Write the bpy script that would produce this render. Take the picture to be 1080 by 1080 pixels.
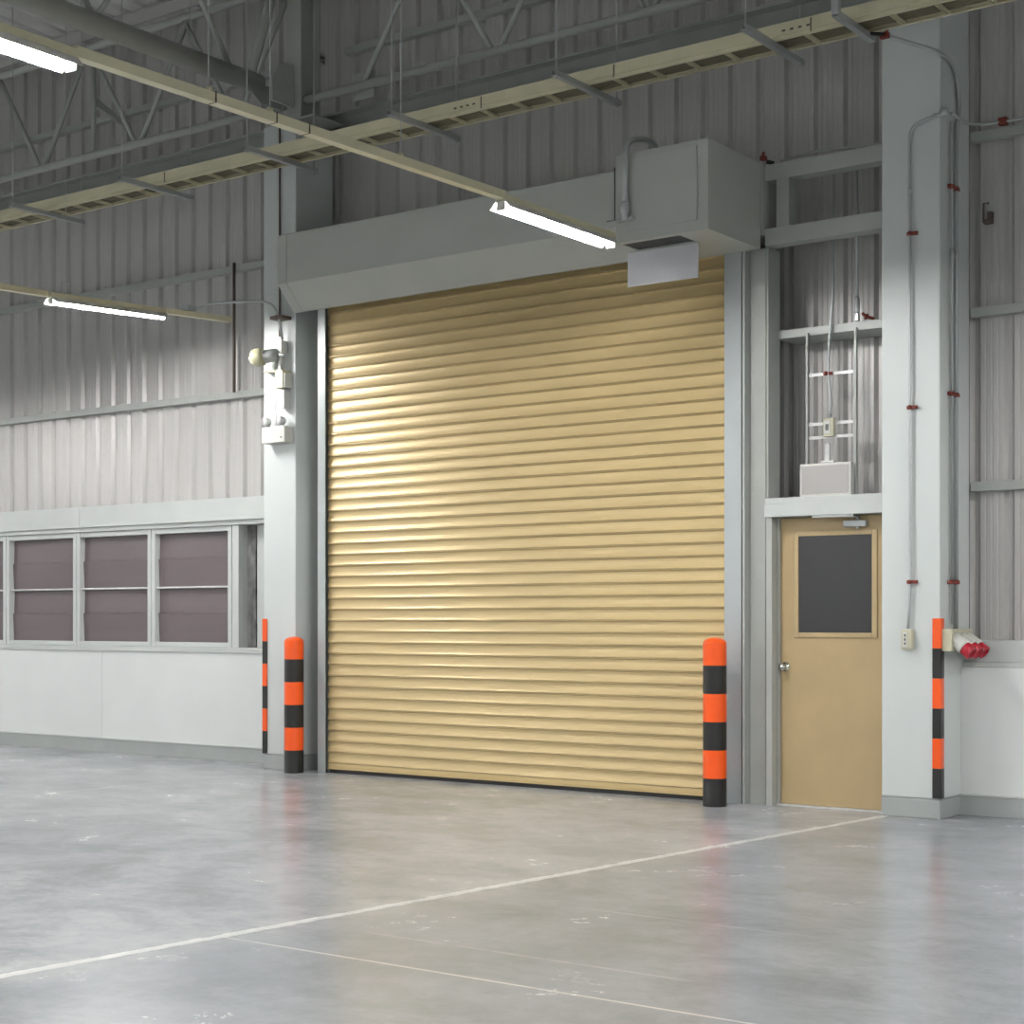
import bpy, bmesh, math, random
from mathutils import Vector, Matrix
random.seed(4)
for o in list(bpy.data.objects): bpy.data.objects.remove(o)
S = bpy.context.scene; COL = S.collection
PI = math.pi
YAW = math.atan2(1250, 1710)

# ---------------------------------------------------------------- camera
cam = bpy.data.cameras.new('camera'); co = bpy.data.objects.new('camera', cam); COL.objects.link(co)
co.location = (0, 0, 1.35); co.rotation_euler = (PI/2, 0, YAW)
cam.sensor_width = 36; cam.lens = 36*1710/1080; cam.shift_y = (654-540)/1080; cam.clip_end = 200
S.camera = co
# ---------------------------------------------------------------- world, exposure
TUBE = 235.0
w = bpy.data.worlds.new('world'); S.world = w; w.use_nodes = True
w.node_tree.nodes['Background'].inputs[0].default_value = (0.75, 0.85, 1.0, 1)
w.node_tree.nodes['Background'].inputs[1].default_value = 0.05
S.view_settings.view_transform = 'Standard'; S.view_settings.look = 'None'
S.view_settings.gamma = 1; S.view_settings.use_curve_mapping = False
S.view_settings.exposure = 1.5

# ---------------------------------------------------------------- materials
def lin(c):
    return tuple(((v/255)/12.92 if v/255 <= 0.04045 else ((v/255+0.055)/1.055)**2.4) for v in c) + (1,)
def mat(name, rgb, rough=0.5, metal=0.0, var=0.06, scale=6.0, stretch=(1, 1, 1), coat=0.0, bump=0.0, bscale=60, emit=None, rvar=0.08, spec=0.5):
    m = bpy.data.materials.new(name); m.use_nodes = True
    nt = m.node_tree; N = nt.nodes; L = nt.links; b = N['Principled BSDF']
    c = lin(rgb)
    tc = N.new('ShaderNodeTexCoord'); mp = N.new('ShaderNodeMapping'); mp.inputs['Scale'].default_value = stretch
    L.new(tc.outputs['Object'], mp.inputs[0])
    nz = N.new('ShaderNodeTexNoise'); nz.inputs['Scale'].default_value = scale; nz.inputs['Detail'].default_value = 5
    L.new(mp.outputs[0], nz.inputs['Vector'])
    cr = N.new('ShaderNodeValToRGB')
    cr.color_ramp.elements[0].position = .3; cr.color_ramp.elements[1].position = .7
    cr.color_ramp.elements[0].color = tuple(v*(1-var) for v in c[:3]) + (1,)
    cr.color_ramp.elements[1].color = tuple(min(1, v*(1+var)) for v in c[:3]) + (1,)
    L.new(nz.outputs['Fac'], cr.inputs[0]); L.new(cr.outputs[0], b.inputs['Base Color'])
    mr = N.new('ShaderNodeMapRange'); mr.inputs[3].default_value = max(0, rough-rvar); mr.inputs[4].default_value = min(1, rough+rvar)
    L.new(nz.outputs['Fac'], mr.inputs[0]); L.new(mr.outputs[0], b.inputs['Roughness'])
    b.inputs['Metallic'].default_value = metal; b.inputs['Coat Weight'].default_value = coat
    b.inputs['Specular IOR Level'].default_value = spec
    if bump:
        n2 = N.new('ShaderNodeTexNoise'); n2.inputs['Scale'].default_value = bscale; n2.inputs['Detail'].default_value = 4
        L.new(mp.outputs[0], n2.inputs['Vector'])
        bp = N.new('ShaderNodeBump'); bp.inputs['Strength'].default_value = bump; bp.inputs['Distance'].default_value = .01
        L.new(n2.outputs['Fac'], bp.inputs['Height']); L.new(bp.outputs[0], b.inputs['Normal'])
    if emit:
        b.inputs['Emission Color'].default_value = emit[0]; b.inputs['Emission Strength'].default_value = emit[1]
    return m
M = {}
M['clad'] = mat('ribbed_sheet', (186, 184, 181), .42, .22, .035, 3, (12, 1, .25))
M['clad2'] = mat('roof_sheet', (205, 204, 202), .5, .3, .08, 3)
M['paintwall'] = mat('white_wall_paint', (212, 215, 213), .55, 0, .025, 2.5, bump=.03)
M['column'] = mat('column_paint', (200, 205, 203), .5, 0, .025, 2.5, (1, 1, .4), bump=.03)
M['plinth'] = mat('grey_plinth_paint', (158, 163, 161), .5, 0, .05, 5)
M['frame'] = mat('grey_frame_paint', (190, 194, 191), .45, 0, .03, 4)
M['steel'] = mat('grey_steel_paint', (168, 171, 166), .45, .1, .05, 5)
M['galv'] = mat('galvanised_steel', (176, 180, 180), .38, .45, .04, 8)
M['hood'] = mat('hood_paint', (176, 178, 171), .4, 0, .03, 3)
M['guide'] = mat('guide_paint', (168, 174, 174), .4, .1, .04, 5)
M['gold'] = mat('beige_shutter_metal', (198, 176, 129), .38, .2, .03, 4, (.3, 1, 1))
M['door'] = mat('beige_door_paint', (180, 158, 118), .42, 0, .05, 3, bump=.02)
M['black'] = mat('matt_black', (38, 36, 36), .5, 0, .08, 10)
M['dglass'] = mat('dark_window_film', (42, 42, 43), .35, 0, .03, 6)
M['orange'] = mat('orange_gloss_paint', (243, 86, 0), .3, 0, .02, 8, coat=.3, rvar=.02)
M['bblack'] = mat('black_gloss_paint', (20, 19, 19), .32, 0, .05, 8, coat=.2, rvar=.02)
M['cream'] = mat('cream_enamel', (205, 198, 168), .4, .0, .05, 6)
M['white'] = mat('white_plastic', (205, 205, 198), .4, 0, .02, 6)
M['sign'] = mat('blank_sign_face', (172, 169, 166), .5, 0, .01, 6)
M['sheet'] = mat('white_board', (212, 211, 214), .5, 0, .02, 6)
M['chrome'] = mat('brushed_chrome', (205, 205, 200), .18, 1, .03, 20)
M['redclamp'] = mat('red_oxide_clamp', (122, 50, 38), .5, .1, .15, 40)
M['red'] = mat('red_plastic', (176, 22, 44), .3, 0, .05, 20, coat=.3)
M['beige'] = mat('beige_enclosure', (188, 184, 160), .45, 0, .03, 10)
M['rust'] = mat('rusty_rod', (98, 84, 76), .6, .3, .15, 20)
M['louvre'] = mat('dark_mauve_glass', (108, 98, 100), .42, .0, .05, 2, (.5, 1, 4), coat=.0, spec=.3)
M['gasket'] = mat('rough_sealant', (110, 110, 108), .7, 0, .5, 14, (1, 1, .6))
M['olive'] = mat('olive_tray_shade', (104, 97, 76), .6, 0, .2, 3, (.5, 8, 1))  # olive tone stands for the shaded inside of the tray
M['cable'] = mat('black_cable', (30, 30, 30), .5, 0, .1, 20)
M['dome'] = mat('cream_translucent_dome', (196, 194, 160), .3, 0, .04, 10, coat=.3)
M['bulb'] = mat('beacon_bulb', (250, 248, 225), .3, emit=((1, .97, .8, 1), 2.0))
M['tube'] = mat('lit_tube', (255, 255, 255), .3, emit=((1.0, .99, .985, 1), TUBE))
M['zinc'] = mat('light_zinc_strap', (205, 205, 203), .4, .3, .06, 20)

def floor_mat():
    m = bpy.data.materials.new('polished_concrete'); m.use_nodes = True
    nt = m.node_tree; N = nt.nodes; L = nt.links; b = N['Principled BSDF']
    tc = N.new('ShaderNodeTexCoord')
    def noise(sc, st=(1, 1, 1), det=6, rough=.6, dist=0):
        mp = N.new('ShaderNodeMapping'); mp.inputs['Scale'].default_value = st; L.new(tc.outputs['Object'], mp.inputs[0])
        n = N.new('ShaderNodeTexNoise'); n.inputs['Scale'].default_value = sc; n.inputs['Detail'].default_value = det
        n.inputs['Roughness'].default_value = rough; n.inputs['Distortion'].default_value = dist
        L.new(mp.outputs[0], n.inputs['Vector']); return n.outputs['Fac']
    def mth(op, a, bb=None, cl=False):
        n = N.new('ShaderNodeMath'); n.operation = op; n.use_clamp = cl
        for i, v in enumerate((a, bb)):
            if v is None: continue
            if isinstance(v, (int, float)): n.inputs[i].default_value = v
            else: L.new(v, n.inputs[i])
        return n.outputs[0]
    def rng(v, a, c, d, e):
        n = N.new('ShaderNodeMapRange'); L.new(v, n.inputs[0])
        for i, q in enumerate((a, c, d, e)): n.inputs[i+1].default_value = q
        return n.outputs[0]
    def mixc(f, a, c):
        n = N.new('ShaderNodeMix'); n.data_type = 'RGBA'
        if isinstance(f, float): n.inputs[0].default_value = f
        else: L.new(f, n.inputs[0])
        for i, v in ((6, a), (7, c)):
            if isinstance(v, tuple): n.inputs[i].default_value = v
            else: L.new(v, n.inputs[i])
        return n.outputs[2]
    big = noise(.45, (1, 1, 1), 7, .68, .5); med = noise(1.3, (1, 1.3, 1), 12, .76, .3); fine = noise(9, (1, 1, 1), 9, .78, 0)
    base = mixc(rng(big, .3, .7, 0, 1), lin((146, 150, 154)), lin((182, 185, 187)))
    base = mixc(rng(med, .48, .85, 0, .3), base, lin((196, 198, 198)))
    base = mixc(rng(med, .54, .3, 0, .7), base, lin((118, 122, 125)))
    base = mixc(rng(fine, .5, .75, 0, .22), base, lin((196, 197, 196)))
    base = mixc(rng(fine, .5, .2, 0, .4), base, lin((118, 120, 122)))
    sx = N.new('ShaderNodeSeparateXYZ'); L.new(tc.outputs['Object'], sx.inputs[0])
    x, y = sx.outputs[0], sx.outputs[1]
    wob = mth('MULTIPLY', mth('SUBTRACT', noise(9, (1, 1, 1), 4), .5), .05)
    # main joint: x runs from -5.27 (y=3) to -4.5 (y=10.7)
    xl = mth('ADD', mth('MULTIPLY', y, .1), -5.575)
    # the slab right of the joint is darker and cooler
    base = mixc(mth('MULTIPLY', mth('GREATER_THAN', mth('SUBTRACT', x, xl), 0.0), .42), base, lin((118, 124, 129)))
    d = mth('ABSOLUTE', mth('ADD', mth('SUBTRACT', x, xl), wob))
    line = rng(d, .012, .035, 1, 0); halo = rng(d, .03, .25, .35, 0)
    halo = mth('MULTIPLY', halo, rng(med, .35, .65, 0, 1))
    base = mixc(halo, base, lin((205, 204, 198)))
    base = mixc(mth('MULTIPLY', line, .75), base, lin((222, 221, 215)))
    core = rng(mth('ABSOLUTE', mth('SUBTRACT', x, xl)), .0025, .005, .6, 0)
    base = mixc(core, base, lin((120, 120, 116)))
    # cross cut along y = 4.85 from the joint to the right
    d2 = mth('ABSOLUTE', mth('SUBTRACT', y, 4.85))
    l2 = mth('MULTIPLY', rng(d2, .004, .012, .75, 0), mth('GREATER_THAN', mth('SUBTRACT', x, xl), 0.0))
    l2 = mth('MULTIPLY', l2, rng(noise(5, (1, .2, 1)), .3, .5, .2, 1))
    base = mixc(l2, base, lin((215, 214, 208)))
    def seg(axis, pos, lo, hi, wd, amt):
        other = y if axis is x else x
        q = rng(mth('ABSOLUTE', mth('SUBTRACT', axis, pos)), wd*.4, wd, amt, 0)
        q = mth('MULTIPLY', q, mth('MULTIPLY', rng(other, lo, lo+.15, 0, 1), rng(other, hi-.15, hi, 1, 0)))
        return mth('MULTIPLY', q, rng(noise(4, (1, 1, 1)), .35, .6, .1, 1))
    chalk = lin((200, 200, 194))
    for a in ((y, 5.29, -4.7, -3.0, .012, .5), (y, 6.33, -4.3, -3.0, .012, .45), (x, -10.34, 3.0, 9.3, .03, .6), (y, 10.9, -30, -10.4, .07, .7), (y, 10.55, -4.7, -3.9, .10, .5)):
        base = mixc(seg(*a), base, chalk)
    L.new(base, b.inputs['Base Color'])
    r = mth('ADD', rng(med, .3, .7, .2, .29), mth('MULTIPLY', line, .2)); L.new(r, b.inputs['Roughness'])
    b.inputs['Specular IOR Level'].default_value = .5
    bp = N.new('ShaderNodeBump'); bp.inputs['Strength'].default_value = .03; bp.inputs['Distance'].default_value = .01
    L.new(noise(3, (1, 1, 1), 1, .4), bp.inputs['Height']); L.new(bp.outputs[0], b.inputs['Normal'])
    return m
M['floor'] = floor_mat()

# ---------------------------------------------------------------- mesh helpers
class MB:
    def __init__(s): s.bm = bmesh.new()
    def box(s, x0, x1, y0, y1, z0, z1, bev=0.0, m=None):
        q = bmesh.ops.create_cube(s.bm, size=1)
        vs = q['verts']
        for v in vs: v.co = Vector(((x0+x1)/2+v.co.x*(x1-x0), (y0+y1)/2+v.co.y*(y1-y0), (z0+z1)/2+v.co.z*(z1-z0)))
        if bev:
            es = list({e for v in vs for e in v.link_edges})
            r = bmesh.ops.bevel(s.bm, geom=es, offset=bev, segments=2, affect='EDGES', profile=.6)
            vs = list({v for f in r['faces'] for v in f.verts} | {v for v in vs if v.is_valid})
        if m is not None: bmesh.ops.transform(s.bm, matrix=m, verts=[v for v in vs if v.is_valid])
        return s
    def prism(s, pts, axis, a, b, closed=True, caps=True):
        """extrude a 2-D outline along axis 'x','y' or 'z' from a to b"""
        def mk(p, t):
            return {'x': (t, p[0], p[1]), 'y': (p[0], t, p[1]), 'z': (p[0], p[1], t)}[axis]
        A = [s.bm.verts.new(mk(p, a)) for p in pts]; B = [s.bm.verts.new(mk(p, b)) for p in pts]
        n = len(pts)
        for i in range(n if closed else n-1):
            j = (i+1) % n; s.bm.faces.new((A[i], A[j], B[j], B[i]))
        if closed and caps: s.bm.faces.new(A); s.bm.faces.new(B[::-1])
        return s
    def tube(s, pts, r, n=10, smooth=True):
        pts = [Vector(p) for p in pts]; rings = []
        up = None
        for i, p in enumerate(pts):
            t = (pts[min(i+1, len(pts)-1)]-pts[max(i-1, 0)]).normalized()
            if up is None:
                up = Vector((0, 0, 1)) if abs(t.z) < .9 else Vector((1, 0, 0))
            u = t.cross(up).normalized(); v = u.cross(t).normalized(); up = v
            rr = r[i] if isinstance(r, (list, tuple)) else r
            rings.append([s.bm.verts.new(p+u*math.cos(2*PI*k/n)*rr+v*math.sin(2*PI*k/n)*rr) for k in range(n)])
        for a, b in zip(rings, rings[1:]):
            for k in range(n):
                f = s.bm.faces.new((a[k], a[(k+1) % n], b[(k+1) % n], b[k])); f.smooth = smooth
        s.bm.faces.new(rings[0][::-1]); s.bm.faces.new(rings[-1])
        return s
    def lathe(s, prof, origin, axis=(0, 0, 1), n=24, caps=True):
        """prof: (radius, height) pairs around axis"""
        ax = Vector(axis).normalized(); h = Vector((1, 0, 0)) if abs(ax.x) < .9 else Vector((0, 1, 0))
        u = ax.cross(h).normalized(); v = ax.cross(u); o = Vector(origin); rings = []
        for r, z in prof:
            if r < 1e-6: rings.append([s.bm.verts.new(o+ax*z)])
            else: rings.append([s.bm.verts.new(o+ax*z+u*math.cos(2*PI*k/n)*r+v*math.sin(2*PI*k/n)*r) for k in range(n)])
        for a, b in zip(rings, rings[1:]):
            for k in range(n):
                j = (k+1) % n
                if len(a) == 1 and len(b) == 1: continue
                if len(a) == 1: f = s.bm.faces.new((a[0], b[k], b[j]))
                elif len(b) == 1: f = s.bm.faces.new((a[k], a[j], b[0]))
                else: f = s.bm.faces.new((a[k], a[j], b[j], b[k]))
                f.smooth = True
        if caps and len(rings[0]) > 1: s.bm.faces.new(rings[0])
        if caps and len(rings[-1]) > 1: s.bm.faces.new(rings[-1])
        return s
    def channel(s, p, q, wdt, hgt, t=.004, up=(0, 0, 1)):
        """open C channel from p to q, its open side facing up"""
        p, q = Vector(p), Vector(q); d = (q-p).normalized(); u = Vector(up); sd = d.cross(u).normalized()
        prof = [(-wdt/2, hgt), (-wdt/2, 0), (wdt/2, 0), (wdt/2, hgt), (wdt/2-t, hgt), (wdt/2-t, t), (-wdt/2+t, t), (-wdt/2+t, hgt)]
        A = [s.bm.verts.new(p+sd*a+u*b) for a, b in prof]; B = [s.bm.verts.new(q+sd*a+u*b) for a, b in prof]
        for i in range(8):
            j = (i+1) % 8; s.bm.faces.new((A[i], A[j], B[j], B[i]))
        for R in (A, B):
            for idx in ((0, 1, 6, 7), (1, 2, 5, 6), (2, 3, 4, 5)):
                s.bm.faces.new([R[k] for k in idx])
        return s
    def build(s, name, m, parent=None, org=None, at=(0, 0, 0), auto=None):
        """verts are in the frame of `at`'s parent; org moves the object's origin"""
        if org is None:
            if parent is None:
                xs = [v.co for v in s.bm.verts]
                org = Vector((sum(c.x for c in xs)/len(xs), sum(c.y for c in xs)/len(xs), min(c.z for c in xs)))
            else: org = Vector((0, 0, 0))
        org = Vector(org)
        for v in s.bm.verts: v.co -= org
        bmesh.ops.recalc_face_normals(s.bm, faces=s.bm.faces[:])
        me = bpy.data.meshes.new(name); s.bm.to_mesh(me); s.bm.free()
        me.materials.append(m)
        o = bpy.data.objects.new(name, me); COL.objects.link(o); o.location = org
        if parent is not None: o.parent = parent
        return o
def tag(o, label=None, cat=None, group=None, kind=None):
    if label: o['label'] = label
    if cat: o['category'] = cat
    if group: o['group'] = group
    if kind: o['kind'] = kind
    return o
def empty(name, loc, rot=(0, 0, 0)):
    e = bpy.data.objects.new(name, None); COL.objects.link(e); e.location = loc; e.rotation_euler = rot; e.empty_display_size = .1
    return e
def part(root, name, mb, m, label=None):
    """mb given in world coordinates; root unrotated"""
    for v in mb.bm.verts: v.co -= wloc(root)
    o = mb.build(name, m, root, (0, 0, 0))
    if label: o['label'] = label
    return o
def wloc(o):
    l = Vector((0, 0, 0))
    while o is not None: l = l+o.location; o = o.parent
    return l
def copy_tree(o, parent=None):
    c = o.copy(); COL.objects.link(c); c.parent = parent
    for ch in [k for k in bpy.data.objects if k.parent == o]: copy_tree(ch, c)
    return c
def struct(o, label=None, cat=None):
    o['kind'] = 'structure'
    if label: o['label'] = label
    if cat: o['category'] = cat
    return o
def arc(pts, rad=.08, n=6):
    """round the corners of a polyline"""
    P = [Vector(p) for p in pts]; out = [P[0]]
    for a, b, c in zip(P, P[1:], P[2:]):
        r = min(rad, (a-b).length*.49, (c-b).length*.49)
        s0 = b+(a-b).normalized()*r; s1 = b+(c-b).normalized()*r
        for k in range(n+1):
            t = k/n; out.append(s0*(1-t)**2+b*2*t*(1-t)+s1*t*t)
    out.append(P[-1]); return out

# ---------------------------------------------------------------- room shell
XL, XR, YB, YW = -25.0, 8.0, -12.0, 11.15
PITCH = .2412; G0 = -5.795
def roofz(y): return 7.35+(YW-y)*.06
m = MB(); m.box(XL, XR, YB, YW+.1, -.2, 0)
struct(m.build('floor', M['floor'], org=(0, 0, 0)), 'polished grey concrete floor with a pale joint line', 'floor')

def rib_profile(x0, x1, y, dep=.032, sgn=1):
    pts = []; k = math.ceil((x0-G0)/PITCH); pts.append((x0, y))
    while True:
        c = G0+k*PITCH
        if c+.13 > x1: break
        if c-.05 > x0:
            pts += [(c-.038, y), (c-.014, y+dep*sgn), (c+.014, y+dep*sgn), (c+.038, y)]
            for f in (.078, .122, .166):
                pts += [(c+f-.008, y), (c+f-.003, y+.0022*sgn), (c+f+.003, y+.0022*sgn), (c+f+.008, y)]
        k += 1
    pts.append((x1, y)); return pts
m = MB(); m.prism(rib_profile(XL, XR, YW), 'z', 0, roofz(YW)+.05, closed=False)
m.box(XL, XR, YW+.06, YW+.1, 0, roofz(YW)+.05)
struct(m.build('wall_back', M['clad'], org=(0, YW, 0)), 'tall wall of ribbed grey metal sheet', 'wall')
m = MB(); m.box(XL-.1, XL, YB, YW, 0, 9); struct(m.build('wall_left', M['paintwall']), 'painted side wall at the left end', 'wall')
m = MB(); m.box(XR, XR+.1, YB, YW, 0, 9); struct(m.build('wall_right', M['paintwall']), 'metal side wall', 'wall')
m = MB(); m.box(XL, XR, YB-.1, YB, 0, 9); struct(m.build('wall_front', M['paintwall']), 'metal wall at the far end', 'wall')
# roof: sheet sloping up towards the hall, ribs run down the slope
m = MB()
prof = [(x, z) for x, z in rib_profile(XL, XR, 0, .03)]
A = [m.bm.verts.new((x, YW+.08, roofz(YW+.08)+z)) for x, z in prof]; B = [m.bm.verts.new((x, YB, roofz(YB)+z)) for x, z in prof]
for i in range(len(prof)-1): m.bm.faces.new((A[i], A[i+1], B[i+1], B[i]))
struct(m.build('ceiling', M['clad2'], org=(0, 0, 7)), 'sheet metal roof seen from inside', 'ceiling')

# lower concrete walls + baseboards
YL = 10.93
m = MB(); m.box(XL, -13.196, YL, YW-.005, 0, 1.035, .004); m.box(-13.192, -10.507, YL, YW-.005, 0, 1.035, .004)
struct(m.build('wall_lower_left', M['paintwall']), 'low white painted concrete wall under the windows', 'wall')
m = MB(); m.box(-4.13, XR, YL, YW-.005, 0, 1.025, .006)
struct(m.build('wall_lower_right', M['paintwall']), 'low white painted concrete wall right of the column', 'wall')
for nm, a, b in (('baseboard_left', XL, -10.507), ('baseboard_right', -4.13, XR)):
    m = MB(); m.box(a, b, YL-.018, YL+.004, 0, .135, .004)
    o = struct(m.build(nm, M['plinth']), 'grey painted plinth band along the low wall %s' % ('under the windows' if 'left' in nm else 'right of the tall column'), 'baseboard')
    m = MB(); m.box(a, b, YL-.024, YL+.002, .136, .150, .003); part(o, 'cap_strip', m, M['frame'])
# ledges and flashings
m = MB(); m.box(XL, -10.507, YL-.015, 11.13, 1.036, 1.06, .004); m.box(XL, -10.507, 10.965, 11.13, 1.061, 1.085, .003)
struct(m.build('trim_1', M['frame']), 'grey sill running under the windows', 'trim')
m = MB(); m.box(XL, -10.507, 10.955, 11.13, 2.262, 2.305, .004); m.box(XL, -10.507, 10.93, 11.13, 2.306, 2.33, .004)
struct(m.build('trim_2', M['frame']), 'pale head rail over the windows', 'trim')
m = MB(); m.box(XL, -13.72, 11.06, 11.145, 2.331, 2.535, .003); m.box(-13.715, -10.98, 11.06, 11.145, 2.331, 2.535, .003)
struct(m.build('trim_3', M['frame']), 'pale metal flashing strip over the windows', 'trim')
m = MB(); m.box(-4.13, XR, 10.99, 11.145, 1.06, 1.21, .004); m.box(-4.13, XR, 10.96, 11.145, 1.026, 1.059, .003)
struct(m.build('trim_4', M['frame']), 'pale metal flashing on top of the right low wall', 'trim')

# ---------------------------------------------------------------- columns
m = MB(); m.box(-10.505, -10.105, 10.55, 11.04, .135, 5.82, .012)
c = tag(m.build('concrete_column', M['column'], org=(-10.35, 10.55, 0)), 'white square concrete column left of the shutter, ending below the roof', 'column')
m = MB(); m.box(-10.507, -10.103, 10.548, 11.04, 0, .134, .008); part(c, 'base_band', m, M['plinth'], 'grey painted base band')
m = MB(); m.box(-4.55, -4.13, 10.55, 11.10, .135, 7.55, .012)
c = tag(m.build('concrete_column', M['column'], org=(-4.35, 10.55, 0)), 'tall white concrete column right of the beige door', 'column')
m = MB(); m.box(-4.552, -4.128, 10.548, 11.10, 0, .134, .008); part(c, 'base_band', m, M['plinth'], 'grey painted base band')
# steel H section on the left column
r = empty('steel_column', (-10.12, 10.6, 5.82))
m = MB(); m.box(-10.22, -10.05, 10.56, 10.572, 5.82, 7.36); m.box(-10.22, -10.05, 10.80, 10.812, 5.82, 7.36); m.box(-10.14, -10.13, 10.572, 10.80, 5.82, 7.36)
part(r, 'column_shaft', m, M['steel'])
m = MB(); m.box(-10.45, -9.9, 10.56, 11.05, 5.822, 5.842, .004); part(r, 'base_plate', m, M['steel'])
m = MB(); m.prism([(10.28, 5.93), (10.55, 5.93), (10.55, 6.3), (10.4, 6.3), (10.28, 6.14)], 'x', -10.145, -10.125); part(r, 'gusset_plate', m, M['steel'])
tag(r, 'grey steel post standing on top of the left concrete column', 'steel post')

# ---------------------------------------------------------------- girts
def girt(name, x0, x1, z, label, grp=None, y0=11.075, h=.065, mm='steel'):
    m = MB()
    t = .006; y1 = YW-.004
    m.box(x0, x1, y0, y0+t, z-h/2, z+h/2, .002); m.box(x0, x1, y0+t, y1, z+h/2-t, z+h/2); m.box(x0, x1, y0+t, y1, z-h/2, z-h/2+t)
    return tag(m.build(name, M[mm]), label, 'girt', grp)
girt('wall_girt', XL, -10.507, 3.53, 'grey horizontal girt on the left ribbed wall, the lowest one above the windows')
girt('wall_girt', XL, -10.507, 4.75, 'grey horizontal girt on the left ribbed wall, at the height of the tube lights')
girt('wall_girt', XL, -10.3, 6.55, 'high grey girt on the left ribbed wall behind the roof truss')
girt('wall_girt', -10.0, XR, 6.56, 'high grey girt on the ribbed wall above the shutter')
girt('wall_girt', -5.48, -4.555, 3.454, 'short grey girt above the door, between shutter frame and column', y0=10.82, h=.062)
girt('wall_girt', -4.11, XR, 4.735, 'topmost grey girt on the ribbed wall right of the tall column')
girt('wall_girt', -4.11, XR, 3.505, 'middle grey girt on the ribbed wall right of the tall column')
girt('wall_girt', -4.11, XR, 2.285, 'lowest grey girt on the ribbed wall right of the tall column')
# eave beam behind the cable tray
def hbeam(x0, x1, label):
    m = MB(); m.box(x0, x1, 10.92, 11.14, 5.935, 5.955); m.box(x0, x1, 11.02, 11.035, 5.80, 5.935); m.box(x0, x1, 10.92, 11.14, 5.775, 5.795)
    tag(m.build('steel_beam', M['steel']), label, 'beam')
hbeam(XL, -10.58, 'long grey steel beam behind the cable tray, left of the column')
hbeam(-10.12, -4.56, 'long grey steel beam behind the cable tray, above the shutter')

# ---------------------------------------------------------------- windows
edges = [-19.36, -18.22, -17.08, -15.95, -14.83, -13.655, -12.50, -11.355]
for i in range(len(edges)-1):
    a, b = edges[i]+.004, edges[i+1]-.004
    r = empty('window_%d' % (i+1), ((a+b)/2, 11.0, 1.086))
    r['kind'] = 'structure'; r['label'] = 'white framed window with dark mauve louvre panes, '+{6: 'nearest the left column', 5: 'second from the left column', 4: 'third from the left column', 3: 'cut by the left edge of the view'}.get(i, 'beyond the left edge of the view'); r['category'] = 'window'
    z0, z1 = 1.087, 2.26
    m = MB(); f = .05
    m.box(a, a+f, 10.975, 11.1, z0, z1, .004); m.box(b-f, b, 10.975, 11.1, z0, z1, .004)
    m.box(a+f, b-f, 10.98, 11.1, z0, z0+f*.9, .004); m.box(a+f, b-f, 10.98, 11.1, z1-f, z1, .004)
    part(r, 'window_frame', m, M['frame'])
    m = MB(); m.box(a+f, b-f, 11.0, 11.06, 1.665, 1.682, .003); part(r, 'window_rail', m, M['zinc'])
    for zz0, zz1, t0, t1 in ((z0+.045, 1.42, 0, -.014), (1.422, 1.664, 0, .008), (1.683, 1.96, 0, -.014), (1.962, z1-.05, 0, .008)):
        m = MB(); m.prism([(11.04+t1, zz1), (11.04, zz0), (11.05, zz0), (11.05+t1, zz1)], 'x', a+f, b-f)
        part(r, 'louvre', m, M['louvre'])
r = empty('window_post', (-11.3, 11.0, 1.086))
m = MB(); m.box(-11.352, -11.262, 10.975, 11.14, 1.087, 2.26, .004); part(r, 'post', m, M['frame'])
m = MB(); m.box(-11.262, -11.15, 11.09, 11.145, 1.087, 2.26, .004); part(r, 'sealant', m, M['gasket'])
m = MB(); m.box(-11.12, -11.02, 11.08, 11.14, 1.087, 2.26, .004); part(r, 'post', m, M['frame'])
tag(r, 'pale post and rough grey strip at the right end of the window row', 'window post')

# ---------------------------------------------------------------- roller shutter
r = empty('roller_shutter', (-7.78, 10.62, 0))
tag(r, 'large beige ribbed roller shutter, closed, between the two concrete columns', 'roller shutter')
SX0, SX1 = -9.80, -5.80
zt, zb, n = 4.16, .085, 42; p = (zt-zb)/n
prof = []
for k in range(n):
    z = zt-k*p
    for t, d in ((0, .020), (.035, .021), (.045, .006), (.12, .0), (.35, .0015), (.58, .006), (.78, .013), (.92, .021), (.945, .021), (.95, -.008), (.99, -.008)):
        prof.append((10.655-d, z-t*p))
m = MB(); m.prism(prof, 'x', SX0, SX1, closed=False)
for f in m.bm.faces: f.smooth = False
part(r, 'shutter_curtain', m, M['gold'])
m = MB(); m.box(SX0+.01, SX1-.01, 10.635, 10.665, .044, .085, .004); m.box(SX0+.01, SX1-.01, 10.615, 10.665, .034, .044, .002); part(r, 'bottom_rail', m, M['gold'])
m = MB(); m.box(SX0+.02, SX1-.02, 10.645, 10.665, .0, .034); part(r, 'dark_gap_strip', m, M['black'])  # black strip stands for the dark gap between shutter and floor
def cprof(x0, x1, y0, y1, t=.006, side=1):
    """C guide open towards +x (side=1) or -x"""
    if side == 1: return [(x1, y0), (x0, y0), (x0, y1), (x1, y1), (x1, y1-t), (x0+t, y1-t), (x0+t, y0+t), (x1, y0+t)]
    return [(x0, y0), (x1, y0), (x1, y1), (x0, y1), (x0, y1-t), (x1-t, y1-t), (x1-t, y0+t), (x0, y0+t)]
m = MB(); m.prism(cprof(-9.885, -9.795, 10.60, 10.72), 'z', 0, 4.13); part(r, 'guide_rail', m, M['guide'])
m = MB(); m.prism(cprof(-5.805, -5.665, 10.60, 10.72, side=-1), 'z', 0, 4.13); part(r, 'guide_rail', m, M['guide'])
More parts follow.
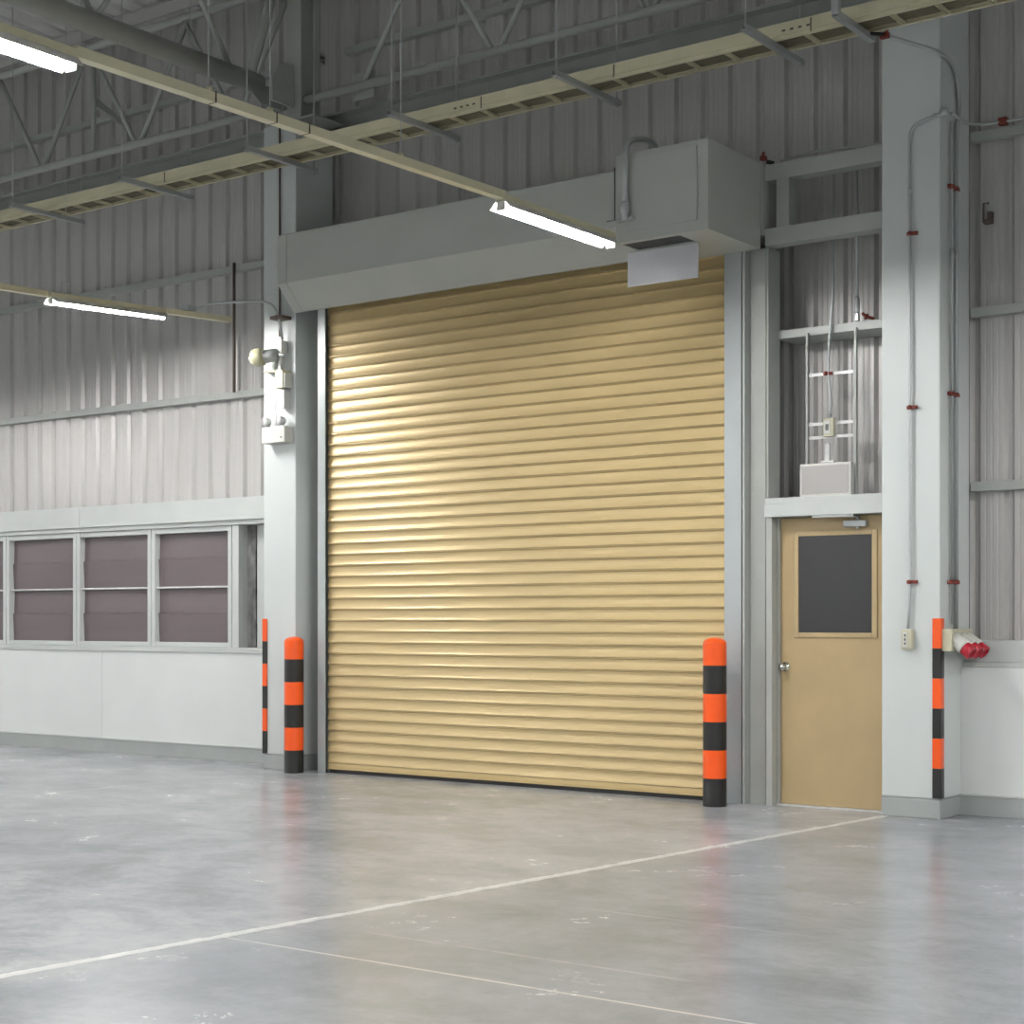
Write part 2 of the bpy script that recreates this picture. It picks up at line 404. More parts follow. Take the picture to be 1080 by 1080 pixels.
# hood: boxed section with a sloped lower face
HX0, HX1 = -10.075, -6.27
m = MB()
m.prism([(10.30, 4.725), (10.30, 4.305), (10.50, 4.085), (10.53, 4.085), (10.53, 4.11), (10.62, 4.11), (10.62, 4.16), (10.90, 4.16), (10.90, 4.73), (10.31, 4.735)], 'x', HX0, HX1)
part(r, 'hood', m, M['hood'])
m = MB(); m.box(-6.27, -5.50, 10.62, 10.90, 4.16, 4.68); m.box(-6.27, -5.60, 10.53, 10.62, 4.10, 4.16); part(r, 'hood_end', m, M['hood'])
m = MB(); m.prism([(10.296, 4.72), (10.296, 4.30), (10.497, 4.083), (10.50, 4.088), (10.302, 4.308), (10.302, 4.72)], 'x', HX0-.002, HX0+.10); part(r, 'hood_end_plate', m, M['hood'])

# steel posts between shutter and door
def post(name, prof, z1, label, mm='guide'):
    m = MB(); m.prism(prof, 'z', 0, z1); return tag(m.build(name, M[mm]), label, 'post')
m = MB(); m.box(-5.655, -5.635, 10.60, 11.05, 0, 4.07, .002); m.box(-5.635, -5.50, 10.68, 10.70, 0, 4.07, .002); m.box(-5.51, -5.497, 10.66, 10.86, 0, 4.07, .002)
tag(m.build('frame_post', M['steel']), 'grey steel channel post between shutter guide and door frame', 'post')
m = MB(); m.box(-9.93, -9.895, 10.66, 11.05, 0, 4.08, .002)
tag(m.build('frame_post', M['steel']), 'grey steel post left of the shutter guide', 'post')

# framework above the door
r = empty('door_head_frame', (-5.1, 10.7, 4.08))
m = MB(); m.box(-5.497, -4.56, 10.65, 10.78, 4.555, 4.672, .004); part(r, 'top_beam', m, M['steel'])
m = MB(); m.box(-5.497, -4.56, 10.65, 10.78, 4.083, 4.206, .004); part(r, 'bottom_beam', m, M['steel'])
m = MB(); m.box(-5.405, -5.304, 10.65, 10.78, 4.206, 4.555, .003); part(r, 'upright', m, M['steel'])
tag(r, 'grey steel frame of two beams and an upright beside the motor box', 'steel frame')
m = MB(); m.box(-5.495, -5.48, 10.67, 10.86, 2.24, 4.08, .003)
tag(m.build('frame_post', M['steel']), 'grey upright at the left edge of the ribbed panel above the door', 'post')

# ---------------------------------------------------------------- door
r = empty('door_1', (-5.0, 10.75, 0)); r['kind'] = 'structure'; r['label'] = 'beige door with dark upper window'; r['category'] = 'door'
DX0, DX1 = -5.425, -4.45
m = MB(); m.box(DX0+.004, DX1, 10.74, 10.785, .012, 2.093, .003)
leaf = part(r, 'door_leaf', m, M['door'])
for f in ((-5.305, -5.268, 1.225, 1.99), (-4.70, -4.66, 1.225, 1.99)):
    m = MB(); m.box(f[0], f[1], 10.728, 10.74, f[2], f[3], .004); part(leaf, 'window_bead', m, M['door'])
for f in ((-5.268, -4.70, 1.225, 1.26), (-5.268, -4.70, 1.957, 1.99)):
    m = MB(); m.box(f[0], f[1], 10.728, 10.74, f[2], f[3], .004); part(leaf, 'window_bead', m, M['door'])
m = MB(); m.box(-5.268, -4.70, 10.735, 10.7395, 1.26, 1.957); part(leaf, 'pane', m, M['dglass'], 'dark grey window pane')
m = MB(); m.lathe([(0, 0), (.034, 0), (.034, .008), (.012, .012), (.012, .03), (.024, .036), (.03, .05), (.027, .064), (.014, .07), (0, .071)], (-5.375, 10.74, 1.01), (0, -1, 0))
part(leaf, 'door_knob', m, M['chrome'], 'round chrome knob')
m = MB(); m.box(-4.90, -4.73, 10.69, 10.738, 2.012, 2.058, .005); cl = part(leaf, 'door_closer', m, M['galv'], 'silver door closer')
m = MB(); m.tube([(-4.80, 10.71, 2.058), (-4.80, 10.71, 2.078)], .012); m.box(-5.10, -4.785, 10.60, 10.625, 2.078, 2.094, .003); m.box(-4.83, -4.785, 10.60, 10.72, 2.076, 2.086, .002)
m.tube([(-4.80, 10.70, 2.012), (-4.80, 10.70, 1.995)], .012)
part(leaf, 'closer_arm', m, M['galv'])
m = MB(); m.box(-5.472, -5.425, 10.62, 11.04, 0, 2.19, .003); m.box(-5.425, -5.41, 10.70, 10.735, 0, 2.1, .002); part(r, 'door_jamb', m, M['steel'])
m = MB(); m.box(-5.478, -4.56, 10.60, 11.04, 2.097, 2.19, .004); m.box(-5.478, -4.56, 10.615, 11.04, 2.191, 2.235, .004); part(r, 'door_head', m, M['frame'])
m = MB(); m.box(DX0, -4.56, 10.69, 10.80, 0, .011, .002); part(r, 'threshold', m, M['zinc'])

# ---------------------------------------------------------------- motor box
BX0, BX1, BY0, BY1, BZ0, BZ1 = -6.27, -5.515, 9.84, 10.615, 4.055, 4.685
r = empty('motor_box', ((BX0+BX1)/2, BY1, BZ0))
tag(r, 'grey steel box jutting out at the right end of the shutter hood', 'box')
m = MB()
# shell with an open slot in the underside
sx0, sx1, sy0, sy1 = -6.255, -5.775, 9.90, 10.13
m.box(BX0, BX1, BY0, BY1, BZ0+.04, BZ1, .004)
for q in ((BX0, sx0, BY0, BY1), (sx1, BX1, BY0, BY1), (sx0, sx1, BY0, sy0), (sx0, sx1, sy1, BY1)): m.box(q[0], q[1], q[2], q[3], BZ0, BZ0+.042)
part(r, 'box_shell', m, M['hood'])
m = MB(); m.box(sx0, sx1, sy0, sy1, BZ0+.006, BZ0+.0399); part(r, 'slot_dark_fill', m, M['black'], 'black fill standing for the dark inside of the slot')  # black block paints in the darkness inside the slot
m = MB(); m.box(-6.17, -5.60, BY0-.010, BY0-.0002, BZ0+.07, BZ1-.04, .003); part(r, 'cover_panel', m, M['hood'])
m = MB(); m.tube(arc([(-6.10, 10.12, 4.69), (-6.10, 10.12, 4.80), (-6.12, 9.98, 4.82), (-6.16, 9.80, 4.76), (-6.165, 9.80, 4.30)], .12), .020, 12)
m.lathe([(0, 0), (.026, 0), (.026, .05), (.033, .055), (.033, .12), (.024, .13), (0, .13)], (-6.165, 9.80, 4.20), (0, 0, 1), 14)
part(r, 'flexible_conduit', m, M['galv'])
m = MB(); m.box(-6.24, -6.10, 9.79, 9.835, 4.195, 4.215, .003); part(r, 'conduit_bracket', m, M['steel'])
m = MB(); m.tube([(-6.275, 9.835, 4.60), (-6.275, 9.835, 4.22), (-6.34, 9.83, 4.22)], .004, 6); part(r, 'earth_wire', m, M['cable'])
# blank white hanging board
r = empty('hanging_sign', (-6.05, 10.155, 3.8))
m = MB(); m.box(-6.365, -5.775, 10.150, 10.168, 3.805, 4.052, .002); part(r, 'board', m, M['sheet'])
for hx in (-6.30, -5.85):
    m = MB(); m.box(hx, hx+.02, 10.158, 10.162, 4.04, 4.075); part(r, 'hanger', m, M['galv'])
tag(r, 'blank white board hanging under the grey motor box', 'sign')

# ---------------------------------------------------------------- bollards
def bollard(x, y, r0, h):
    r = empty('bollard', (x, y, 0)); nb = 6; z = 0
    cols = ['bblack', 'orange', 'bblack', 'orange', 'bblack', 'orange']
    hb = h/nb*1.0
    m = MB(); m.lathe([(0, 0), (r0-.002, 0), (r0-.002, h-.06), (0, h-.05)], (0, 0, 0), n=40); m.build('post_core', M['bblack'], r)
    for k in range(nb):
        z0 = k*hb
        m = MB()
        if k < nb-1: pr = [(r0, z0+.0003), (r0, z0+hb-.0003)]
        else:
            pr = [(r0, z0+.0003), (r0, h-.05), (r0, h-.0451)]
            for t in range(1, 9): pr.append((r0*math.cos(t/8*PI/2), h-.045+.045*math.sin(t/8*PI/2)))
            pr[-1] = (0, h)
        m.lathe(pr, (0, 0, 0), n=40, caps=False); m.build('orange_band' if k % 2 else 'black_band', M[cols[k]], r)
    return r
tag(bollard(-10.03, 10.45, .0865, 1.205), 'orange and black banded bollard at the left side of the shutter', 'bollard', 'safety bollards')
tag(bollard(-5.76, 10.375, .0865, 1.225), 'orange and black banded bollard at the right side of the shutter', 'bollard', 'safety bollards')
# corner guards
def guard(xc, y, sx, label):
    z0, z1 = .142, 1.362; r = empty('corner_guard', (xc, y, z0)); n = 6; h = (z1-z0)/n; a = .052; t = .008
    for k in range(n):
        m = MB(); s = sx
        # L profile, rounded outer corner; legs run from the corner inward along x and along y
        pr = [(0, a), (-t, a)] + [(-t+.006*(1-math.cos(q/4*PI/2)), -t+.006*(1-math.sin(q/4*PI/2))) for q in range(5)] + [(a, -t), (a, 0), (0, 0)]
        pr = [(s*p[0], p[1]) for p in pr]
        top = z0+(k+1)*h
        for p_ in range(1): m.prism(pr, 'z', k*h+.0004, (k+1)*h-.0004)
        m.build('orange_band' if k % 2 else 'black_band', M['orange' if k % 2 else 'bblack'], r, (0, 0, 0))
    tag(r, label, 'corner guard', 'column corner guards'); return r
guard(-10.507, 10.548, 1, 'thin orange and black striped corner guard on the left column')
guard(-4.128, 10.548, -1, 'orange and black striped corner guard on the right column, beside the sockets')

# ---------------------------------------------------------------- tube lights on trunking
def make_fixture():
    r = empty('tube_light', (0, 0, 0))
    m = MB(); m.prism([(-.03, .075), (-.032, .036), (.032, .036), (.03, .075)], 'y', -.63, .63); m.build('lamp_body', M['cream'], r)
    m = MB(); m.prism([(-.078, -.013), (-.033, .034), (.033, .034), (.078, -.013), (.075, -.014), (.031, .030), (-.031, .030), (-.075, -.014)], 'y', -.625, .625, caps=False); m.build('reflector', M['white'], r)
    m = MB(); m.tube([(0, -.605, 0), (0, .605, 0)], .0135, 12); m.build('tube', M['tube'], r)
    for s in (-1, 1):
        m = MB(); m.box(-.032, .032, s*.614-.006, s*.614+.006, -.024, .029, .003); m.build('lamp_holder', M['white'], r)
    return r
fx = make_fixture()
tag(fx, 'lit tube light hanging in front of the shutter hood and the motor box', 'tube light', 'tube lights on cream trunking')
fx.location = (-5.85, 8.505, 3.856)
T2 = math.atan(.045)
def zrow1(y): return 3.815+(y-4.0)*.0095
def zrow2(y): return 4.003+(y-8.568)*.05
f = copy_tree(fx); f.location = (-5.85, 4.06, 3.818); tag(f, 'lit tube light in the top left corner of the view')
f = copy_tree(fx); f.location = (-11.1, 9.27, zrow2(9.27)); f.rotation_euler = (T2, 0, 0); tag(f, 'lit tube light on the left, in front of the ribbed wall above the windows')
for x in (-22.3, -16.7, -11.1, -5.85, -.3, 5.25):
    for y in (8.5, 4.06, -.38, -4.8, -9.2):
        if (x == -5.85 and y > 4) or (x == -11.1 and y > 8): continue
        f = copy_tree(fx); f.location = (x, y, 3.86); f['label'] = 'lit tube light in a row beyond the edge of the view'; f['group'] = 'tube lights beyond the view'
# trunking
def trunk(y0, y1, z0, z1, x, label, seams, rods):
    r = empty('light_trunking', (x, y0, z0))
    def zz(y): return z0+(y-y0)*(z1-z0)/(y1-y0)
    m = MB(); m.bm.verts.ensure_lookup_table()
    pr = [(-.028, 0), (.028, 0), (.03, .048), (.018, .05), (-.018, .05), (-.03, .048)]
    A = [m.bm.verts.new((x+a, y0, z0+b)) for a, b in pr]; B = [m.bm.verts.new((x+a, y1, z1+b)) for a, b in pr]
    for i in range(6): m.bm.faces.new((A[i], A[(i+1) % 6], B[(i+1) % 6], B[i]))
    m.bm.faces.new(A); m.bm.faces.new(B[::-1]); part(r, 'channel', m, M['cream'])
    for y in seams:
        m = MB(); m.box(x-.032, x+.032, y-.004, y+.004, zz(y)-.001, zz(y)+.053); part(r, 'joint', m, M['rust'])
    for y in rods:
        m = MB(); m.tube([(x, y, zz(y)+.05), (x, y, roofz(y)-.01)], .0028, 6); part(r, 'hanging_rod', m, M['galv'])
        m = MB(); m.box(x-.012, x+.012, y-.012, y+.012, zz(y)+.05, zz(y)+.075, .003); part(r, 'hanger_clip', m, M['cream'])
    tag(r, label, 'light trunking')
    return r
trunk(4.68, 7.90, 3.86, 3.90, -5.85, 'long cream trunking carrying the upper tube lights across the view', (5.52, 5.94, 6.18), (5.50, 5.92, 6.95))
trunk(1.0, 3.45, 3.85, 3.855, -5.85, 'cream trunking before the tube light in the top left corner', (), (2.0,))
trunk(4.7, 8.608, 3.93, zrow2(8.608)+.036, -11.1, 'cream trunking entering at the left edge before the left tube light', (), (6.0,))
trunk(9.905, 10.71, zrow2(9.905)+.03, zrow2(10.71)+.03, -11.1, 'short cream trunking from the left tube light towards the wall rod', (), ())
r = empty('trunking_hanger', (-11.1, 8.81, 4.1))
m = MB(); m.tube(arc([(-11.1, 8.763, zrow2(8.763)+.076), (-11.1, 8.763, 4.203), (-11.1, 8.86, 4.203), (-11.1, 8.86, 4.164)], .04), .006, 8)
part(r, 'hook', m, M['galv'])
m = MB(); m.tube([(-11.1, 8.81, 4.208), (-11.1, 8.81, roofz(8.81))], .0025, 6)
part(r, 'rod', m, M['galv']); tag(r, 'small dark hook clip on top of the left tube light', 'hanger')
m = MB(); m.tube([(-11.41, 11.06, 3.55), (-11.41, 11.06, 4.80)], .014, 8); tag(m.build('support_rod', M['rust']), 'brown vertical rod between two girts holding the left trunking', 'rod')
m = MB(); m.box(-11.14, -11.06, 10.14, 10.25, zrow2(10.2)+.084, zrow2(10.2)+.13, .005); tag(m.build('junction_box', M['galv']), 'small grey junction box on the end of the left trunking', 'junction box')
m = MB(); m.tube(arc([(-11.10, 10.252, 4.19), (-10.9, 10.26, 4.225), (-10.40, 10.44, 4.22), (-10.235, 10.44, 4.14), (-10.22, 10.50, 3.856)], .18, 10), .011, 10)
tag(m.build('conduit', M['galv']), 'curved conduit from the left trunking down to the beacon', 'conduit')
m = MB(); m.tube([(-10.288, 10.535, 3.90), (-10.288, 10.535, 5.80)], .009, 8)
tag(m.build('conduit', M['rust']), 'thin dark vertical conduit up the front of the left column', 'conduit')

# ---------------------------------------------------------------- cable tray
TY0, TY1, TZ = 9.86, 10.11, 5.25
r = empty('cable_tray', (-9, 9.98, TZ)); tag(r, 'long cream cable tray with rungs crossing the top of the view', 'cable tray')
for y, s in ((TY0, 1), (TY1, -1)):
    m = MB(); pr = [(y, TZ), (y+s*.022, TZ), (y+s*.022, TZ+.004), (y+s*.004, TZ+.004), (y+s*.004, TZ+.024), (y+s*.010, TZ+.03), (y+s*.004, TZ+.036), (y+s*.004, TZ+.106), (y+s*.022, TZ+.106), (y+s*.022, TZ+.11), (y, TZ+.11), (y, TZ+.036), (y+s*.006, TZ+.03), (y, TZ+.024)]
    m.prism(pr, 'x', -20, 0); part(r, 'side_rail', m, M['cream'])
x = -19.9
while x < -.1:
    m = MB(); m.box(x-.013, x-.009, TY0+.004, TY1-.004, TZ+.0, TZ+.02); m.box(x+.009, x+.013, TY0+.004, TY1-.004, TZ+.0, TZ+.02); m.box(x-.009, x+.009, TY0+.004, TY1-.004, TZ+.017, TZ+.02)
    part(r, 'rung', m, M['cream']); x += .302
for x in (-17.0, -14.7, -11.05, -7.5, -6.9+.6, -4.75, -2.0):
    m = MB(); m.box(x-.004, x+.004, TY0-.003, TY0, TZ+.01, TZ+.10); part(r, 'joint', m, M['rust'])
for x in (-7.75, -4.95):
    m = MB()
    for k in range(4): m.box(x+k*.06-.012, x+k*.06+.012, TY0-.003, TY0-.0002, TZ+.05, TZ+.062)
    part(r, 'slot_row', m, M['rust'])
for j, (yy, rr, mm, nm) in enumerate(((10.075, .017, 'olive', 'olive'), (10.03, .018, 'olive', 'thick olive'), (9.985, .015, 'olive', 'slim olive'), (9.94, .015, 'olive', 'brown'))):  # cables added so the tray interior reads as dark and shaded
    m = MB(); pts = [(-20+k*.5, yy+.008*math.sin(k*1.7+j), TZ+.021+rr) for k in range(40)]
    m.tube(pts, rr, 8); tag(m.build('cable', M[mm]), '%s cable added to darken the inside of the cream cable tray' % nm, 'cable', 'cables added as tray shade')
def hanger(x, label):
    r = empty('trapeze_hanger', (x, 9.86, 5.2))
    m = MB(); m.channel((x, 9.44, 5.205), (x, 10.30, 5.205), .042, .04); part(r, 'bar', m, M['galv'])
    for y in (9.47, 10.27):
        m = MB(); m.tube([(x, y, 5.19), (x, y, roofz(y)-.01)], .0045, 6); m.lathe([(0, 0), (.011, 0), (.011, .009), (0, .009)], (x, y, 5.246), n=6); m.lathe([(0, 0), (.011, 0), (.011, .009), (0, .009)], (x, y, 5.194), n=6)
        part(r, 'rod', m, M['galv'])
    tag(r, label, 'hanger', 'tray hangers')
hn = ('leftmost grey bar hanger under the cable tray', 'second grey bar hanger from the left under the cable tray', 'grey bar hanger under the tray in front of the left column',
      'grey bar hanger under the tray just right of the crossing trunking', 'grey bar hanger under the tray above the middle of the shutter hood', 'grey bar hanger under the tray above the motor box')
for x, l in zip((-12.70, -11.165, -9.62, -8.065, -6.535, -5.03), hn): hanger(x, l)
r = empty('trapeze_hanger', (-4.445, 9.86, 5.2))
m = MB(); m.channel((-4.445, 9.58, 5.205), (-4.445, 10.16, 5.205), .045, .04); part(r, 'bar', m, M['galv'])
m = MB(); m.box(-4.475, -4.425, 9.58, 9.62, 5.22, roofz(9.6)-.01, .003); part(r, 'channel_post', m, M['galv'])
tag(r, 'rightmost bar hanger under the tray with a square channel post', 'hanger', 'tray hangers')

# ---------------------------------------------------------------- roof steel
r = empty('roof_truss', (-10.3, 6, 6.0)); CZ = 6.10
m = MB(); m.tube([(-10.3, -8, CZ-.02), (-10.3, 10.28, CZ)], .088, 20); part(r, 'bottom_chord', m, M['steel'])
m = MB(); m.tube([(-10.3, -8, roofz(-8)-.25), (-10.3, 10.5, roofz(10.5)-.22)], .06, 14); part(r, 'top_chord', m, M['steel'])
ty = roofz(9.9)-.25
for k in range(12):
    y = 9.93-k*1.5
    for a, b in (((-10.3, y, CZ+.07), (-10.3, y-.72, roofz(y)-.25)), ((-10.3, y-1.45, CZ+.07), (-10.3, y-.76, roofz(y)-.25))):
        m = MB(); m.tube([a, b], .024, 10); part(r, 'web_member', m, M['steel'])
m = MB(); m.tube([(-10.3, 10.18, CZ+.06), (-10.3, 10.52, roofz(10.5)-.25)], .045, 12); part(r, 'web_member', m, M['steel'])
m = MB(); m.prism([(10.05, CZ), (10.35, CZ), (10.56, CZ+.05), (10.56, CZ-.16), (10.3, CZ-.16)], 'x', -10.306, -10.294); part(r, 'gusset_plate', m, M['steel'])
tag(r, 'grey roof truss with a thick round bottom chord running to the left column', 'roof truss')
def wtruss(x0, x1, nodes, label):
    r = empty('wall_truss', ((x0+x1)/2, 10.6, 6)); zc = 6.0; zt2 = 7.08
    m = MB(); m.tube([(x0, 10.62, zc), (x1, 10.62, zc)], .038, 12); part(r, 'bottom_chord', m, M['steel'])
    m = MB(); m.tube([(x0, 10.62, zt2), (x1, 10.62, zt2)], .038, 12); part(r, 'top_chord', m, M['steel'])
    for x in nodes:
        for s in (-1, 1):
            a = x+s*.05; b = x+s*.70
            if b < x0 or b > x1: continue
            m = MB(); m.tube([(a, 10.62, zc+.03), (b, 10.62, zt2-.03)], .024, 10); part(r, 'web_member', m, M['steel'])
    tag(r, label, 'wall truss'); return r
wt = wtruss(-18, -10.22, (-16.7, -15.22, -13.75, -12.28, -10.92), 'grey tubular truss along the wall, left of the steel post')
m = MB(); m.tube([(-13.02, 10.68, 5.99), (-13.02, 10.68, 7.1)], .026, 10); part(wt, 'upright', m, M['steel'])
wt = wtruss(-10.04, 2, (-9.40, -7.92, -6.46, -4.99, -3.5), 'grey tubular truss along the wall, above the shutter')
m = MB(); m.box(-9.52, -9.28, 10.665, 10.68, 5.90, 6.14, .003); part(wt, 'gusset_plate', m, M['steel'])
# knee brace to the wall, purlins
m = MB(); m.prism([(10.72, 6.52), (11.09, 6.40), (11.09, 6.44), (10.72, 6.60)], 'x', -13.04, -13.0); tag(m.build('knee_brace', M['steel']), 'small dark bracket on the truss upright near the left edge', 'bracket')
for i, y in enumerate((10.75, 9.6, 8.4, 7.2, 6.0, 4.8, 3.6)):
    z = roofz(y)
    m = MB(); m.prism([(y-.03, z-.008), (y-.03, z-.014), (y+.0, z-.014), (y+.0, z-.13), (y+.03, z-.13), (y+.03, z-.124), (y+.006, z-.124), (y+.006, z-.008)], 'x', XL, XR)
    names = ('nearest the wall', 'second from the wall', 'third from the wall', 'fourth from the wall', 'fifth from the wall', 'sixth from the wall', 'seventh from the wall')
    tag(m.build('roof_purlin', M['clad']), 'grey roof purlin under the sheet roof, ' + names[i], 'purlin', 'roof purlins')

# ---------------------------------------------------------------- fittings above the door
def clamp(x, y, z, w=.05, ax='x', label='', root=None):
    m = MB()
    m.box(x-w/2, x+w/2, y-.004, y+.014, z-.012, z+.012, .003); m.lathe([(0, 0), (.007, 0), (.007, .008), (0, .008)], (x+w*.3, y-.004, z), (0, -1, 0), 8)
    m.tube([(x-w*.2, y-.006, z-.014), (x-w*.2, y-.006, z+.014)], .012, 10)
    return m
r = empty('sign_bracket', (-5.05, 10.81, 2.24)); tag(r, 'ladder of two thin bars and pale straps holding the small sign above the door', 'bracket')
for x in (-5.235, -4.856):
    m = MB(); m.box(x-.013, x+.013, 10.806, 10.812, 2.236, 3.44); m.box(x+.009, x+.013, 10.785, 10.812, 2.236, 3.44); part(r, 'bar', m, M['steel'])
for z in (3.129, 2.771, 2.673):
    m = MB(); m.box(-5.222, -4.869, 10.799, 10.805, z-.011, z+.011); part(r, 'strap', m, M['zinc'])
r = empty('exit_sign', (-5.065, 10.76, 2.24)); tag(r, 'small blank grey sign in a white frame above the door', 'sign')
m = MB(); m.box(-5.267, -4.863, 10.745, 10.784, 2.24, 2.481, .01); part(r, 'sign_frame', m, M['white'])
m = MB(); m.box(-5.247, -4.883, 10.741, 10.746, 2.26, 2.463, .001); part(r, 'sign_face', m, M['sign'], 'plain grey face')
m = MB(); m.box(-5.10, -5.0, 10.75, 10.78, 2.482, 2.498, .003); m.box(-5.075, -5.04, 10.765, 10.785, 2.49, 2.62, .003); part(r, 'mount', m, M['zinc'])
r = empty('outlet_box', (-5.05, 10.79, 2.672)); tag(r, 'small grey outlet box on the straps above the door', 'outlet')
m = MB(); m.box(-5.09, -5.007, 10.76, 10.798, 2.672, 2.804, .006); part(r, 'box', m, M['beige'])
m = MB(); m.box(-5.078, -5.03, 10.754, 10.761, 2.69, 2.786, .003); f_ = part(r, 'face_plate', m, M['white'])
m = MB(); m.box(-5.066, -5.042, 10.751, 10.755, 2.715, 2.76, .001); part(f_, 'socket_slot', m, M['gasket'])
m = MB(); m.lathe([(0, 0), (.013, 0), (.013, .03), (0, .03)], (-5.046, 10.782, 2.804), n=10); part(r, 'gland', m, M['galv'])
m = MB(); m.tube(arc([(-5.046, 10.782, 2.835), (-5.036, 10.785, 2.922), (-5.061, 10.787, 3.129), (-5.056, 10.79, 3.364), (-5.027, 10.795, 3.66), (-5.022, 10.80, 4.69)], .15), .010, 8)
tag(m.build('conduit', M['galv']), 'slightly bent conduit running down to the outlet box above the door', 'conduit')
m = MB(); m.tube([(-4.843, 10.80, 3.65), (-4.843, 10.80, 4.70)], .010, 8); m.lathe([(0, 0), (.015, 0), (.019, .02), (.019, .10), (.011, .12), (0, .12)], (-4.843, 10.80, 3.54), n=12)
m.box(-4.857, -4.829, 10.79, 10.818, 3.487, 3.545, .003)
tag(m.build('conduit', M['galv']), 'straight conduit with a coupling ending on the girt above the door', 'conduit')
m = MB(); m.tube([(-4.82, 10.835, 3.545), (-4.795, 10.85, 3.52), (-4.74, 10.86, 3.50)], .011, 8); m.tube([(-4.80, 10.84, 3.50), (-4.78, 10.84, 3.535)], .009, 6)
tag(m.build('pipe_clamp', M['redclamp']), 'reddish clamp lying on the girt above the door', 'clamp')
m = clamp(-5.061, 10.782, 3.129, .07); tag(m.build('pipe_clamp', M['redclamp']), 'red clamp on the top strap above the small sign', 'clamp', 'red pipe clamps')
# conduits over the frame at the motor box
m = MB(); m.tube(arc([(-5.50, 10.9, 4.76), (-5.2, 11.0, 4.82), (-4.95, 11.03, 4.80), (-4.57, 11.03, 4.79)], .2), .011, 8)
tag(m.build('conduit', M['galv']), 'upper thin conduit over the steel frame right of the motor box', 'conduit')
m = MB(); m.tube([(-5.50, 10.82, 4.70), (-4.57, 10.82, 4.71)], .008, 8)
tag(m.build('conduit', M['cable']), 'lower dark conduit lying on the steel frame right of the motor box', 'conduit')
m = MB(); m.box(-5.515, -5.47, 10.60, 10.64, 4.70, 4.73, .004); m.tube([(-5.5, 10.62, 4.73), (-5.49, 10.62, 4.76)], .011, 8); tag(m.build('pipe_clamp', M['redclamp']), 'red clamp at the top right corner of the motor box', 'clamp', 'red pipe clamps')
m = MB(); m.tube([(-5.49, 10.66, 4.70), (-5.45, 10.70, 4.69)], .016, 8); tag(m.build('cable_connector', M['cable']), 'black connector beside the motor box top corner', 'connector')

# ---------------------------------------------------------------- right column fittings
CYF = 10.55
m = MB(); m.tube(arc([(-4.347, 10.525, 1.29), (-4.33, 10.525, 1.55), (-4.335, 10.525, 4.35), (-4.335, 10.525, 4.72), (-4.16, 10.525, 4.755), (-4.10, 10.525, 4.76)], .22, 10), .010, 10)
m.lathe([(0, 0), (.014, 0), (.014, .05), (0, .05)], (-4.335, 10.525, 4.25), n=10)
tag(m.build('conduit', M['galv']), 'single conduit on the front of the right column, curving right at the top', 'conduit')
m = MB(); m.lathe([(0, 0), (.03, .005), (.03, .035), (0, .04)], (-4.09, 10.50, 4.775), (0, 1, 0), 14); m.tube([(-4.16, 10.52, 4.757), (-4.06, 10.53, 4.757)], .016, 10)
tag(m.build('junction_box', M['galv']), 'round conduit box at the upper corner of the right column', 'junction box')
for z, w_, l in ((3.985, .085, 'uppermost red clamp on the front of the right column'), (2.80, .085, 'middle red clamp on the front of the right column'), (1.61, .085, 'lowest red clamp on the front of the right column, above the outlet')):
    m = clamp(-4.318, 10.525, z, w_*.9); tag(m.build('pipe_clamp', M['redclamp']), l, 'clamp', 'red pipe clamps')
r = empty('outlet_box', (-4.347, 10.53, 1.15)); tag(r, 'small beige power outlet on the front of the right column', 'outlet')
m = MB(); m.box(-4.385, -4.31, 10.495, 10.549, 1.15, 1.285, .006); part(r, 'box', m, M['beige'])
m = MB(); m.box(-4.372, -4.338, 10.490, 10.496, 1.165, 1.27, .003); f_ = part(r, 'face_plate', m, M['white'])
for z in (1.19, 1.218, 1.246):
    m = MB(); m.box(-4.361, -4.349, 10.487, 10.4905, z-.008, z+.008, .001); part(f_, 'socket_slot', m, M['gasket'])
# pair on the side face x=-4.128
CX = -4.108
m = MB(); m.tube(arc([(CX, 10.715, 1.32), (CX, 10.715, 4.60), (CX, 10.70, 4.745)], .1), .010, 8)
m.lathe([(0, 0), (.014, 0), (.014, .07), (0, .07)], (CX, 10.715, 3.82), n=10)
tag(m.build('conduit', M['galv']), 'left one of the conduit pair on the side of the right column', 'conduit', 'paired conduits')
m = MB(); m.tube(arc([(CX, 10.79, 1.29), (CX, 10.79, 4.45), (CX, 10.80, 4.70), (CX, 10.86, 4.92), (CX, 10.78, 5.14), (CX+.005, 10.52, 5.17), (-4.35, 10.17, 5.235)], .14, 8), .014, 10)
m.lathe([(0, 0), (.018, 0), (.018, .07), (0, .07)], (CX, 10.79, 3.82), n=10)
tag(m.build('conduit', M['galv']), 'thicker conduit from the cable tray down the right column side to the red sockets', 'conduit', 'paired conduits')
m = MB(); m.tube(arc([(-4.05, 10.55, 4.76), (-4.04, 10.8, 4.75), (-4.02, 11.0, 4.79), (-3.85, 11.04, 4.79), (XR, 11.04, 4.80)], .12, 8), .010, 8)
tag(m.build('conduit', M['galv']), 'conduit leaving the right column along the topmost right girt', 'conduit')
m = MB(); m.box(-3.90, -3.84, 11.02, 11.07, 4.77, 4.82, .004); tag(m.build('pipe_clamp', M['redclamp']), 'dark red clamp on the topmost right girt', 'clamp', 'red pipe clamps')
